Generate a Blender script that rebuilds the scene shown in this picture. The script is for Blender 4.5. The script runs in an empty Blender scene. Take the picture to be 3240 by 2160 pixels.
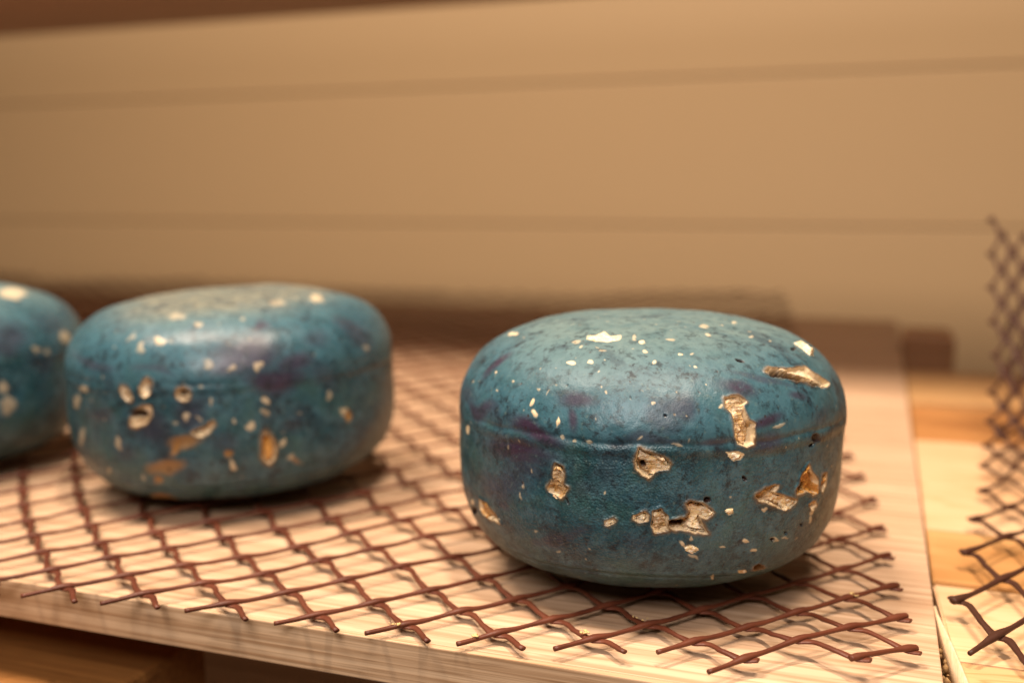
import bpy, math, random
import numpy as np

# ------------------------------------------------------------------ camera, light, exposure
scene = bpy.context.scene
COL = scene.collection
cam_d = bpy.data.cameras.new('camera'); cam = bpy.data.objects.new('camera', cam_d); COL.objects.link(cam)
cam.location = (0, 0, .175)
cam.rotation_euler = (math.radians(90 - 7.719), 0, math.radians(19.702))
cam_d.sensor_width = 36; cam_d.lens = 36.07; cam_d.clip_start = .01; cam_d.clip_end = 50
cam_d.dof.use_dof = True; cam_d.dof.focus_distance = .398; cam_d.dof.aperture_fstop = 4.2
scene.camera = cam
w = bpy.data.worlds.new('World'); scene.world = w; w.use_nodes = True
w.node_tree.nodes['Background'].inputs[0].default_value = (1, .5, .2, 1)
w.node_tree.nodes['Background'].inputs[1].default_value = .055
def lamp(name, loc, aim, sx, sy, power, colr):
    d = bpy.data.lights.new(name, 'AREA'); d.shape = 'RECTANGLE'; d.size = sx; d.size_y = sy; d.energy = power; d.color = colr
    o = bpy.data.objects.new(name, d); COL.objects.link(o); o.location = loc
    v = np.array(aim, float) - np.array(loc, float)
    import mathutils
    o.rotation_euler = mathutils.Vector(v).to_track_quat('-Z', 'Y').to_euler(); return o
WARM = (1, .825, .655)
lamp('ceiling_tube', (-1.05, .10, 2.35), (-.8, .30, 0), .12, .9, 94, WARM)
lamp('ceiling_tube', (.30, .05, 2.35), (.1, .25, 0), .12, .9, 72, WARM)
lamp('front_lamp', (-.08, -.32, .62), (-.22, .5, .06), .36, .30, 6.8, (1, .91, .86))
vs = scene.view_settings; vs.view_transform = 'Standard'; vs.look = 'None'; vs.exposure = .05; vs.gamma = 1; vs.use_curve_mapping = False
scene.render.engine = 'CYCLES'
scene.cycles.use_denoising = True

# ------------------------------------------------------------------ helpers
random.seed(5); RNG = np.random.default_rng(7)
def _h(ix, iy, iz, seed):
    n = (ix.astype(np.int64) * 374761393 + iy.astype(np.int64) * 668265263 + iz.astype(np.int64) * 2147483647 + seed * 974634777) & 0xFFFFFFFF
    n = ((n ^ (n >> 13)) * 1274126177) & 0xFFFFFFFF
    n = ((n ^ (n >> 16)) * 2246822519) & 0xFFFFFFFF
    return (n ^ (n >> 15)) / 4294967295.0
def noise(P, sc, seed=0):                       # value noise, -1..1
    Q = np.asarray(P, float) * sc; I = np.floor(Q).astype(np.int64); F = Q - I; F = F * F * (3 - 2 * F)
    x, y, z = I[:, 0], I[:, 1], I[:, 2]; fx, fy, fz = F[:, 0], F[:, 1], F[:, 2]
    r = 0
    for dx in (0, 1):
        for dy in (0, 1):
            for dz in (0, 1):
                r = r + _h(x + dx, y + dy, z + dz, seed) * (fx if dx else 1 - fx) * (fy if dy else 1 - fy) * (fz if dz else 1 - fz)
    return r * 2 - 1
def fbm(P, sc, oct=3, seed=0):
    r = 0; a = 1; s = 0
    for k in range(oct):
        r = r + a * noise(P, sc * 2 ** k, seed + 17 * k); s += a; a *= .5
    return r / s
def sstep(a, b, x):
    t = np.clip((x - a) / (b - a), 0, 1); return t * t * (3 - 2 * t)
def link(name, me, mat=None, parent=None, smooth=True):
    o = bpy.data.objects.new(name, me); COL.objects.link(o); o.parent = parent
    if mat: me.materials.append(mat)
    if smooth: me.polygons.foreach_set('use_smooth', np.ones(len(me.polygons), bool))
    me.update(); return o
def mesh(name, V, F):
    me = bpy.data.meshes.new(name); V = np.asarray(V, np.float32); F = np.asarray(F, np.int32)
    if F.ndim == 2:
        me.vertices.add(len(V)); me.vertices.foreach_set('co', V.ravel())
        k = F.shape[1]; me.loops.add(F.size); me.loops.foreach_set('vertex_index', F.ravel())
        me.polygons.add(len(F)); me.polygons.foreach_set('loop_start', np.arange(0, F.size, k, dtype=np.int32))
        me.polygons.foreach_set('loop_total', np.full(len(F), k, np.int32)); me.update(calc_edges=True); me.validate()
    return me
def attr(me, name, vals):
    a = me.attributes.new(name, 'FLOAT', 'POINT'); a.data.foreach_set('value', np.asarray(vals, np.float32))
def empty(name, loc=(0, 0, 0), rot=(0, 0, 0)):
    o = bpy.data.objects.new(name, None); COL.objects.link(o); o.location = loc; o.rotation_euler = rot; o.empty_display_size = .02; return o
def tag(o, label, cat=None, group=None, kind=None):
    o['label'] = label
    if cat: o['category'] = cat
    if group: o['group'] = group
    if kind: o['kind'] = kind
    return o
import bmesh
def box(name, lo, hi, mat, parent=None, bevel=.001, seg=2):
    bm = bmesh.new(); bmesh.ops.create_cube(bm, size=1)
    for v in bm.verts: v.co = [lo[i] + (v.co[i] + .5) * (hi[i] - lo[i]) for i in range(3)]
    if bevel: bmesh.ops.bevel(bm, geom=bm.edges[:], offset=bevel, segments=seg, affect='EDGES', profile=.6)
    me = bpy.data.meshes.new(name); bm.to_mesh(me); bm.free()
    return link(name, me, mat, parent, smooth=False)

# ------------------------------------------------------------------ materials
class NT:
    def __init__(s, name):
        s.m = bpy.data.materials.new(name); s.m.use_nodes = True; s.t = s.m.node_tree; s.n = s.t.nodes; s.l = s.t.links
        s.b = s.n['Principled BSDF']
        s.co = s.add('ShaderNodeTexCoord').outputs['Object']
    def add(s, k, **kw):
        n = s.n.new(k)
        for a, v in kw.items(): setattr(n, a, v)
        return n
    def set(s, sock, v):
        if hasattr(v, 'links') or isinstance(v, bpy.types.NodeSocket): s.l.new(v, sock)
        else: sock.default_value = v
    def mapping(s, scale, loc=(0, 0, 0), rot=(0, 0, 0)):
        n = s.add('ShaderNodeMapping'); s.l.new(s.co, n.inputs[0]); n.inputs['Scale'].default_value = scale; n.inputs['Location'].default_value = loc; n.inputs['Rotation'].default_value = rot
        return n.outputs[0]
    def noise(s, scale, detail=4, rough=.55, vec=None, dist=0):
        n = s.add('ShaderNodeTexNoise'); s.l.new(vec if vec is not None else s.co, n.inputs['Vector'])
        n.inputs['Scale'].default_value = scale; n.inputs['Detail'].default_value = detail; n.inputs['Roughness'].default_value = rough; n.inputs['Distortion'].default_value = dist
        return n.outputs[0]
    def voro(s, scale, feature='F1', vec=None):
        n = s.add('ShaderNodeTexVoronoi', feature=feature); s.l.new(vec if vec is not None else s.co, n.inputs['Vector']); n.inputs['Scale'].default_value = scale
        return n.outputs['Distance']
    def ramp(s, fac, stops):
        n = s.add('ShaderNodeValToRGB'); s.l.new(fac, n.inputs[0]); e = n.color_ramp.elements
        while len(e) < len(stops): e.new(.5)
        for i, (p, c) in enumerate(stops):
            e[i].position = p; e[i].color = (c, c, c, 1) if not isinstance(c, tuple) else (*c, 1)
        return n.outputs[0]
    def math(s, op, a, b=0., c=0., clamp=False):
        n = s.add('ShaderNodeMath', operation=op, use_clamp=clamp); s.set(n.inputs[0], a); s.set(n.inputs[1], b); s.set(n.inputs[2], c); return n.outputs[0]
    def mix(s, f, a, b, blend='MIX'):
        n = s.add('ShaderNodeMix', data_type='RGBA', blend_type=blend); s.set(n.inputs[0], f)
        for k, v in ((6, a), (7, b)): s.set(n.inputs[k], (*v, 1) if isinstance(v, tuple) and len(v) == 3 else v)
        return n.outputs[2]
    def attr(s, name):
        n = s.add('ShaderNodeAttribute', attribute_name=name); return n.outputs['Fac']
    def bump(s, h, strength, dist, normal=None):
        n = s.add('ShaderNodeBump'); n.inputs['Strength'].default_value = strength; n.inputs['Distance'].default_value = dist; s.l.new(h, n.inputs['Height'])
        if normal is not None: s.l.new(normal, n.inputs['Normal'])
        return n.outputs[0]
    def done(s, col, rough=.5, normal=None, spec=.5, **kw):
        s.set(s.b.inputs['Base Color'], (*col, 1) if isinstance(col, tuple) else col); s.set(s.b.inputs['Roughness'], rough)
        s.b.inputs['Specular IOR Level'].default_value = spec
        if normal is not None: s.l.new(normal, s.b.inputs['Normal'])
        for k, v in kw.items(): s.b.inputs[k.replace('_', ' ')].default_value = v
        return s.m

def wood(name, light, dark, fine=(5, 330, 330), contrast=1., rough=.5, seed=0., streak=.5, bumps=.25):
    t = NT(name)
    big = t.noise(1, 3, .5, t.mapping((1.2, 14, 14), (seed, seed, 0)))
    mid = t.noise(1, 4, .6, t.mapping((2.5, 110, 110), (seed + 3, 0, 0)), .4)
    fin = t.noise(1, 2, .6, t.mapping(fine, (seed, 5, 0)))
    por = t.noise(1, 2, .5, t.mapping((26, fine[1] * 1.6, fine[2] * 1.6), (seed, 9, 0)))
    c = t.mix(t.ramp(mid, [(.38, 0.), (.62, 1.)]), light, tuple(l + (d - l) * .5 * contrast for l, d in zip(light, dark)))
    c = t.mix(t.math('MULTIPLY', t.ramp(fin, [(.46, 0.), (.62, 1.)]), streak), c, dark)
    c = t.mix(t.math('MULTIPLY', t.ramp(por, [(.58, 0.), (.66, 1.)]), streak * .7), c, tuple(d * .7 for d in dark))
    c = t.mix(t.math('MULTIPLY', t.ramp(big, [(.35, 0.), (.75, 1.)]), .35 * contrast), c, dark)
    return t.done(c, t.math('MULTIPLY_ADD', fin, .2, rough - .1), t.bump(t.math('ADD', fin, t.math('MULTIPLY', mid, .7)), bumps, .0006), .35)
M_top = wood('pale_veneer', (.64, .44, .29), (.32, .175, .09), streak=.6, rough=.5)
M_edge = wood('veneer_edge', (.68, .48, .305), (.30, .16, .075), fine=(5, 560, 560), streak=.8, contrast=1.2)
M_shelf2 = wood('dark_shelf_wood', (.56, .36, .27), (.40, .24, .17), streak=.4)
M_beam = wood('old_beam_wood', (.34, .15, .04), (.16, .06, .015), streak=.5)
M_block = wood('brown_block_wood', (.46, .22, .09), (.30, .13, .045), streak=.5)
M_strip = wood('peeled_strip', (.78, .62, .42), (.55, .38, .2), streak=.4)
def pine(name, light, mid, dark, seed):
    t = NT(name)
    v = t.mapping((4, 30, 30), (seed * 1.7, seed * .9, 0))
    d = t.noise(1.0, 3, .5, v, .8)
    rings = t.math('FRACT', t.math('MULTIPLY', d, 9.))
    line = t.ramp(rings, [(0., .9), (.12, .15), (.75, .25), (1., 1.)])
    fin = t.noise(1, 3, .6, t.mapping((8, 500, 500), (seed, 0, 0)))
    c = t.mix(line, light, mid)
    c = t.mix(t.ramp(t.noise(1, 2, .5, t.mapping((6, 16, 16), (seed, 4, 0)), .5), [(.5, 0.), (.68, .8)]), c, dark)
    c = t.mix(t.math('MULTIPLY', t.ramp(fin, [(.5, 0.), (.75, 1.)]), .35), c, mid)
    return t.done(c, .5, t.bump(fin, .2, .0005), .3)
M_pine = [pine('pine_%d' % i, l, m, d, 1.3 * i) for i, (l, m, d) in enumerate([
    ((.60, .37, .18), (.44, .23, .09), (.36, .17, .06)),
    ((.66, .43, .25), (.57, .34, .17), (.50, .27, .12)),
    ((.52, .29, .115), (.44, .22, .08), (.38, .17, .05)),
    ((.66, .42, .245), (.58, .34, .175), (.52, .28, .13)),
    ((.42, .19, .06), (.34, .14, .04), (.28, .11, .03)),
    ((.55, .32, .14), (.42, .22, .08), (.38, .18, .06))])]
t = NT('brown_plastic')
nz = t.noise(900, 3, .6); big = t.noise(60, 2)
M_net = t.done(t.mix(t.ramp(big, [(.35, 0.), (.65, 1.)]), (.082, .021, .0095), (.118, .033, .0155)), t.math('MULTIPLY_ADD', nz, .25, .34), t.bump(nz, .25, .0004), .3)
t = NT('dark_plastic')
nz = t.noise(900, 3, .6)
M_net2 = t.done(t.mix(nz, (.040, .014, .008), (.062, .022, .012)), t.math('MULTIPLY_ADD', nz, .25, .4), t.bump(nz, .25, .0004), .25)
t = NT('wall_paint'); nz = t.noise(9, 4)
M_wall = t.done(t.mix(t.math('MULTIPLY', nz, .3), (.44, .30, .165), (.42, .28, .15)), .55, None, .3)
t = NT('wall_joint'); M_joint = t.done((.36, .235, .125), .8)
t = NT('crumb'); nz = t.noise(1500, 3); M_crumb = t.done(t.mix(nz, (.75, .55, .26), (.5, .3, .09)), .55)
t = NT('sawdust'); nz = t.noise(700, 3); M_dust = t.done(t.mix(nz, (.09, .045, .015), (.4, .24, .09)), .8)

def rind_mat(name, seed, fine):
    t = NT(name); off = (seed, seed * 2.1, seed * .7)
    v = t.mapping((1, 1, 1), off); vs_ = t.mapping((1, 1, 2.2), off)
    a = t.noise(24, 5, .65, v, .5); b = t.noise(95, 5, .68, v, .3); d = t.noise(230, 5, .72, v, .3); e = t.noise(520, 3, .6, v)
    g = t.noise(48, 5, .65, t.mapping((1, 1, 1), (seed + 9, 3, 1)), .4)
    fs = t.noise(800, 3, .7, v)
    c = t.mix(t.ramp(a, [(.40, 0.), (.58, 1.)]), (.0075, .043, .055), (.0165, .063, .090))
    c = t.mix(t.math('MULTIPLY', t.ramp(b, [(.46, 0.), (.62, 1.)]), .62), c, (.052, .120, .152))
    c = t.mix(t.math('MULTIPLY', t.ramp(g, [(.50, 0.), (.64, 1.)]), .55), c, (.030, .084, .076))
    c = t.mix(t.math('MULTIPLY', t.ramp(fs, [(.56, 0.), (.68, 1.)]), .5), c, (.075, .150, .165))
    c = t.mix(t.math('MULTIPLY', t.ramp(fs, [(.34, 1.), (.44, 0.)]), .6), c, (.004, .012, .017))
    c = t.mix(t.math('MULTIPLY', t.math('SUBTRACT', 1., t.attr('side')), t.ramp(b, [(.34, .35), (.6, .75)])), c, (.040, .112, .148))      # paler blue above the seam: the lit shoulder painted into the rind colour
    # pale bloom of dry mould, thickest on top; tan also paints the wall's reflection
    du = t.math('MULTIPLY', t.attr('dust'), t.ramp(b, [(.32, .45), (.58, 1.)]), clamp=True)
    c = t.mix(du, c, t.mix(t.attr('tan'), (.112, .172, .162), (.23, .19, .11)))
    # purple bloom
    pu = t.math('MULTIPLY', t.attr('purple'), t.ramp(b, [(.26, .4), (.46, 1.)]), clamp=True)
    c = t.mix(pu, c, (.037, .022, .042))
    # dark freckles and pale pinpricks
    c = t.mix(t.math('MULTIPLY', t.ramp(d, [(.51, 0.), (.62, 1.)]), t.ramp(g, [(.40, .95), (.62, .3)])), c, (.008, .015, .020))
    c = t.mix(t.math('MULTIPLY', t.ramp(g, [(.36, 1.), (.44, 0.)]), .45), c, (.014, .022, .034))
    c = t.mix(t.math('MULTIPLY', t.ramp(e, [(.60, 0.), (.70, 1.)]), .45), c, (.09, .135, .125))
    amb = t.attr('amber'); c = t.mix(amb, c, (.36, .165, .03))
    cr = t.attr('cream'); c = t.mix(cr, c, t.mix(t.noise(300, 3, .6, v), (.84, .70, .48), (.62, .44, .22)))
    pit = t.attr('pit'); c = t.mix(pit, c, (.030, .011, .006))  # brown holes and stains, with the shade inside cavities painted in
    grain = t.noise(1500, 2, .5, v); cloth = t.voro(1050, vec=v)
    hh = t.math('ADD', t.math('MULTIPLY', grain, .6), t.math('MULTIPLY', cloth, t.math('MULTIPLY', t.attr('cloth'), 2.0)))
    nrm = t.bump(hh, fine, .00028)
    nrm = t.bump(t.math('ADD', b, t.math('MULTIPLY', d, .5)), .3, .0008, nrm)
    ro = t.math('ADD', t.math('MULTIPLY_ADD', d, .32, .19), t.math('MULTIPLY', t.attr('dust'), .65))
    return t.done(c, ro, nrm, .42)
t = NT('torn_paste')
nz = t.noise(420, 4, .65); n2 = t.noise(1300, 3, .6)
c = t.mix(t.ramp(nz, [(.42, 0.), (.62, 1.)]), (.95, .86, .66), (.84, .63, .32))
c = t.mix(t.attr('amber'), c, t.mix(nz, (.46, .20, .03), (.62, .30, .06)))
c = t.mix(t.attr('brown'), c, (.045, .014, .006))  # wet brown of the cavities, their shadow painted in with it
M_paste = t.done(c, t.math('MULTIPLY_ADD', n2, .3, .2), t.bump(t.math('ADD', nz, n2), .75, .0014), .6, Subsurface_Weight=.08, Subsurface_Scale=.002)

# ------------------------------------------------------------------ setting: wall, shelves
wall = empty('wall', (0, 2.2, 0)); tag(wall, 'tan panelled wall with faint horizontal joints behind the shelf', None, None, 'structure')
PH = .3085
z0 = .1255 - 2 * PH
for k in range(5):
    lo = z0 + k * PH + .0014; hi = z0 + (k + 1) * PH - .0014
    box('wall_panel', (-3.6, 0, lo), (1.6, .05, hi), M_wall, wall, .003, 2)
box('joint_backing', (-3.6, .006, z0 - .02), (1.6, .06, z0 + 5 * PH + .02), M_joint, wall, 0)

board = empty('shelf_board', (.029, .354, 0)); tag(board, 'pale wooden shelf board carrying three blue cheese wheels', 'shelf board')
box('panel', (-2.6, .0035, -.0178), (0, 1.268, 0), M_top, board, .0006, 2)
box('front_edge_band', (-2.6, 0, -.0183), (-.0003, .0032, .0001), M_edge, board, .0005, 2)

upper = empty('upper_shelf', (0, .85, .4975)); tag(upper, 'dark brown shelf overhead, its underside showing at the top left', 'shelf')
box('panel', (-3.4, 0, 0), (.75, .77, .02), M_shelf2, upper, .001, 1)
box('rear_rail', (-3.4, .74, .0205), (.75, .77, .06), M_shelf2, upper, .001, 1)

beam = empty('support_beam', (0, 0, -.05)); tag(beam, 'orange brown wooden beam in shade under the front of the pale board', 'beam')
box('timber', (-1.6, .27, -.05), (-.325, .43, 0), M_beam, beam, .004, 2)
lower = empty('lower_shelf', (0, .35, -.45)); tag(lower, 'dark wooden shelf deep in shadow below the pale board', 'shelf')
for k in range(5): box('plank', (-2.6, .02 + k * .19, -.02), (.6, .205 + k * .19, 0), M_shelf2, lower, .002, 1)

block = empty('wooden_block', (.062, 1.36, 0)); tag(block, 'dark brown wooden block standing beside the far end of the pale board', 'block')
box('timber', (-.0315, -.06, -.085), (.026, .05, .016), M_block, block, .003, 2)

pinep = empty('pine_shelf', (0, 0, -.003)); tag(pinep, 'knotty orange pine planks to the right of the pale board', 'shelf')
def xl(Y): return .0305 + max(0., .462 - Y) * .10
edges = [(.24, .4175), (.419, .505), (.5062, .589), (.5902, .818), (.8195, .978), (.9795, 1.165)]
for k, (y0, y1) in enumerate(edges):
    dz = [0, -.0006, .0004, 0, -.004, .0][k]
    V = []
    ys = (y0, y1)
    for z in (-.02 + dz, dz):
        V += [(xl(y0), y0, z), (.75, y0, z), (.75, y1, z), (xl(y1), y1, z)]
    bm = bmesh.new(); vs_ = [bm.verts.new(v) for v in V]
    for f in ((3, 2, 1, 0), (4, 5, 6, 7), (0, 1, 5, 4), (1, 2, 6, 5), (2, 3, 7, 6), (3, 0, 4, 7)): bm.faces.new([vs_[i] for i in f])
    bmesh.ops.bevel(bm, geom=bm.edges[:], offset=.0008, segments=2, affect='EDGES')
    me = bpy.data.meshes.new('plank'); bm.to_mesh(me); bm.free(); link('plank', me, M_pine[k], pinep, False)
# thin peeled strip along the pine's left end, standing in the gap
V = []; F = []
ys = np.linspace(.25, .468, 24)
for i, y in enumerate(ys):
    x = xl(y) - .0012 - .0009 * math.sin((y - .25) * 30)
    V += [(x, y, -.016), (x + .0009, y, -.016), (x + .0009, y, .0026), (x, y, .0026)]
    if i:
        o = 4 * i; p = o - 4
        for a in range(4): b = (a + 1) % 4; F.append((p + a, p + b, o + b, o + a))
V = np.array(V); link('peeled_strip', mesh('peeled_strip', V, F), M_strip, pinep, False)
rail = empty('ledge', (0, 0, -.021)); tag(rail, 'dusty brown ledge seen in the gap between the two boards', 'ledge')
box('timber', (.0, .2, -.03), (.06, .50, 0), M_dust, rail, .001, 1)

# crumbs of sawdust in the gap
def rocks(pts, rad, seed):
    r = np.random.default_rng(seed); V = []; F = []
    ico = bmesh.new(); bmesh.ops.create_icosphere(ico, subdivisions=1, radius=1); iv = np.array([v.co[:] for v in ico.verts]); fi = np.array([[v.index for v in f.verts] for f in ico.faces]); ico.free()
    for k, p in enumerate(pts):
        s = rad * r.uniform(.45, 1.3) * r.uniform(.6, 1.4, 3); q = iv * (1 + r.uniform(-.3, .3, (len(iv), 1))) * s
        a = r.uniform(0, 6.28); R = np.array([[math.cos(a), -math.sin(a), 0], [math.sin(a), math.cos(a), 0], [0, 0, 1]])
        V.append(q @ R.T + np.array(p)); F.append(fi + k * len(iv))
    return np.vstack(V), np.vstack(F)
pts = []
for k in range(420):
    y = random.uniform(.25, .455); x = random.uniform(.0295, xl(y) - .0008)
    pts.append((x, y, -.020 + random.random() ** 2 * .012))
V, F = rocks(pts, .0011, 3)
tag(link('sawdust', mesh('sawdust', V, F), M_dust), 'brown crumbs of sawdust packed in the gap between the boards', 'sawdust', None, 'stuff')

# ------------------------------------------------------------------ cheeses
TORN=[
 ('slit',(70.7, -38.5, 95.7),[(-13.7, 6.6), (-4.7, 4.1), (10.2, 3.7), (14.0, -0.6), (22.1, -4.5), (17.7, -6.3), (7.7, -5.2), (-3.6, -0.7), (-12.1, 3.1), (-15.9, 5.8)],None),
 ('tall',(52.1, -70.4, 82.8),[(-4.8, 8.6), (-1.8, 8.9), (1.5, 8.2), (3.6, 6.8), (1.8, 5.4), (2.3, 2.9), (2.8, -0.3), (4.8, -2.1), (4.2, -3.2), (4.9, -6.1), (4.4, -9.6), (1.2, -10.4), (-2.3, -9.0), (-3.5, -6.1), (-2.8, -1.4), (-3.9, 2.6), (-5.6, 5.5)],None),
 ('mid',(20.5, -87.1, 66.3),[(-4.9, 6.1), (-2.8, 4.3), (0.2, 3.6), (3.7, 2.9), (5.4, 1.4), (6.8, -0.4), (6.1, -2.2), (2.6, -2.9), (0.5, -4.0), (-1.6, -5.4), (-3.5, -4.3), (-5.6, -1.8), (-6.1, 1.8)],(-3.5, -1.1, 1.3, 1.5)),
 ('left',(-17.2, -87.8, 54.8),[(-0.9, 8.0), (1.9, 7.2), (2.6, 3.6), (1.9, -0.0), (4.2, -1.1), (3.3, -4.7), (1.4, -6.1), (-1.4, -5.1), (-4.7, -4.3), (-5.2, -2.2), (-2.6, 1.1), (-2.1, 4.7)],None),
 ('lowa',(17.0, -87.5, 44.6),[(-2.6, 0.7), (0.9, 2.2), (2.6, 1.1), (1.9, -1.1), (-0.5, -1.8), (-2.6, -0.7)],None),
 ('lowb',(24.0, -85.7, 42.8),[(-2.8, 4.3), (0.7, 5.1), (2.8, 2.9), (2.6, -1.1), (3.7, -3.3), (0.9, -4.0), (-1.6, -4.3), (-3.3, -1.5), (-3.0, 1.1)],None),
 ('lowc',(35.5, -81.8, 43.9),[(-8.9, -0.0), (-5.8, -0.0), (-1.9, 0.4), (-0.7, 2.9), (-2.3, 5.8), (-0.5, 6.9), (4.4, 6.1), (8.6, 2.5), (6.3, -0.0), (3.7, 0.7), (4.9, -3.3), (7.4, -6.2), (2.6, -5.4), (-2.3, -4.3), (-6.3, -4.4), (-8.4, -2.6)],(-5.4, -2.2, 3.0, 1.3)),
 ('right',(65.9, -60.4, 49.7),[(-10.5, 2.2), (-5.9, 4.0), (-0.9, 5.1), (0.7, 4.7), (-1.4, 2.2), (4.7, -0.0), (11.4, -2.6), (9.8, -4.0), (7.7, -5.8), (4.2, -6.1), (-0.5, -2.9), (-5.6, -0.7), (-9.1, -0.0)],None),
 ('amber',(76.8, -45.9, 52.6),[(0.7, 8.0), (3.3, 3.6), (8.4, -0.0), (9.6, -5.4), (4.9, -5.4), (-1.2, -2.9), (-6.3, -2.9), (-6.8, -0.7), (-4.7, 0.7), (-3.7, 4.7)],(-2.1, -0.7, 1.9, 1.5)),
 ('edge',(83.1, -33.0, 50.1),[(-1.4, 3.3), (2.1, 3.6), (2.1, -1.8), (-0.7, -3.6), (-2.8, -0.7)],None),
 ('small',(79.1, -40.7, 42.5),[(-3.7, 1.4), (1.6, 1.1), (3.7, -1.1), (-0.9, -1.4)],None),
 ('leftlow',(-55.3, -68.3, 33.9),[(-6.9, 3.2), (-0.2, 3.6), (5.5, 0.7), (8.7, -3.3), (1.6, -3.6), (-5.0, -2.6), (-8.0, -0.1)],None),
 ('flake',(50.4, -73.9, 69.2),[(-3.5, 1.8), (0.2, 1.8), (3.7, 0.4), (2.6, -1.4), (-0.5, -1.8), (-2.1, 0.0)],None),
 ('top',(-7.7, -55.4, 110.1),[(-7.7, 0.5), (-4.0, 1.6), (-2.2, 6.2), (2.4, 1.5), (6.6, 3.7), (7.9, -0.9), (3.6, -3.5), (-1.9, -3.6), (-6.3, -2.2)],None),
 ('topright',(70.7, -10.0, 103.3),[(26.0, 5.3), (27.2, 3.4), (2.5, -1.8), (-2.0, -4.0), (-11.7, -1.4), (-10.3, 0.6), (-1.3, 1.1)],None),
 ('bottom',(35.2, -79.9, 31.4),[(-2.7, 0.7), (0.5, 1.8), (3.7, -0.4), (1.1, -2.2), (-1.6, -1.1)],None),
 ('hole',(59.1, -56.9, 19.2),[(-2.6, 1.4), (-0.7, 2.5), (2.4, 0.7), (4.0, -2.6), (0.6, -2.9), (-2.1, -0.7)],(0.6, 0.4, 1.2, 0.7)),
 ('tiny1',(53.6, -61.0, 18.0),[(-2.1, 1.1), (0.6, 1.1), (2.1, -1.1), (-0.2, -1.4)],None),
 ('tiny2',(49.7, -74.2, 46.1),[(-2.1, 0.7), (0.9, 1.1), (1.2, -0.4), (-0.7, -1.1)],None),
 ('tiny3',(4.3, -88.9, 41.8),[(-1.4, -0.0), (1.2, 1.4), (2.1, 0.4), (-0.0, -1.4), (-1.2, -1.1)],None),
]
CREAM1=[(-16.6,-71.9,101.7,2.3,1.0,163,1),(-8.5,-71.8,102.7,1.4,1.1,152,1),(16.6,-69.8,103.1,1.1,0.8,52,1),(26.5,-61.9,105.6,1.2,0.7,-175,0.9),(9.4,-57.9,109.2,1.4,0.9,88,0.9),(12.4,-63.9,106.7,1.0,0.9,-167,0.7),(-17.7,-58.1,108.5,2.3,1.5,150,0.4),(33.2,-66.3,101.5,0.7,0.6,-162,0.9),(-31.0,-81.0,85.5,1.5,0.7,73,0.9),(-28.7,-83.1,81.8,1.9,0.8,126,0.8),(-18.3,-86.6,79.3,1.8,0.6,86,1),(19.5,-82.8,89.2,0.9,0.7,0,0.6),(-70.0,-55.8,66.0,3.5,1.4,-162,0.8),(45.0,-72.8,88.2,0.9,0.4,-158,0.7),(39.6,-6.2,113.6,3.0,1.1,-169,0.5),(30.2,-26.8,113.6,3.2,1.9,-148,0.4),(20.8,-50.8,110.4,2.1,1.3,-174,0.4),(33.1,-38.9,111.5,2.1,1.0,53,0.5),(49.8,-25.3,110.1,2.6,0.9,-156,0.4),(-4.8,-65.5,106.4,1.5,1.0,180,0.3),(6.2,-54.2,110.5,3.0,0.8,97,0.4),(-58.6,-28.3,106.7,7.1,1.8,-170,0.8),(62.0,-64.2,46.1,1.4,0.9,167,0.6),(78.9,-40.6,40.0,1.9,1.2,160,0.6),(78.6,-40.2,36.4,1.9,1.3,104,0.5),(69.3,-53.3,31.8,2.6,0.5,167,0.4),(55.6,-67.8,33.2,1.4,0.7,154,0.7),(58.5,-63.8,28.6,1.5,0.8,162,0.6),(47.6,-73.2,31.4,1.3,0.6,168,0.5),(35.6,-80.8,36.4,1.3,0.5,95,0.6),(42.4,-67.4,16.0,2.8,0.7,103,0.5),(36.2,-78.3,27.6,2.0,0.8,148,0.4),(65.7,-57.8,32.1,2.3,0.8,154,0.5),(-67.4,-56.1,33.2,3.2,1.2,-161,0.7),(32.0,-81.8,33.5,1.6,1.0,109,0.7),(-33.3,-83.0,51.9,1.2,0.7,96,0.4),(-35.4,-82.0,47.2,1.6,0.7,87,0.4),(2.6,-89.4,54.0,0.5,0.5,0,0.6),(-28.5,-82.7,32.1,1.1,0.7,-152,0.4),(-18.0,-82.9,24.2,1.3,0.6,-155,0.4),(-54.5,-60.9,94.3,1.1,0.6,172,0.8),(-42.2,-71.5,92.6,1.0,0.6,170,0.5),(-15.1,-87.9,73.9,1.2,0.8,164,0.45),(-9.7,-88.7,73.2,1.2,0.6,-169,0.35),(-3.9,-89.1,73.9,1.4,0.7,-171,0.35),(29.6,-84.2,73.6,2.3,0.5,0,0.3),(65.8,-59.1,79.6,3.1,0.7,-174,0.35),(-29.2,-78.7,91.0,0.9,0.6,154,0.4)]
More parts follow.
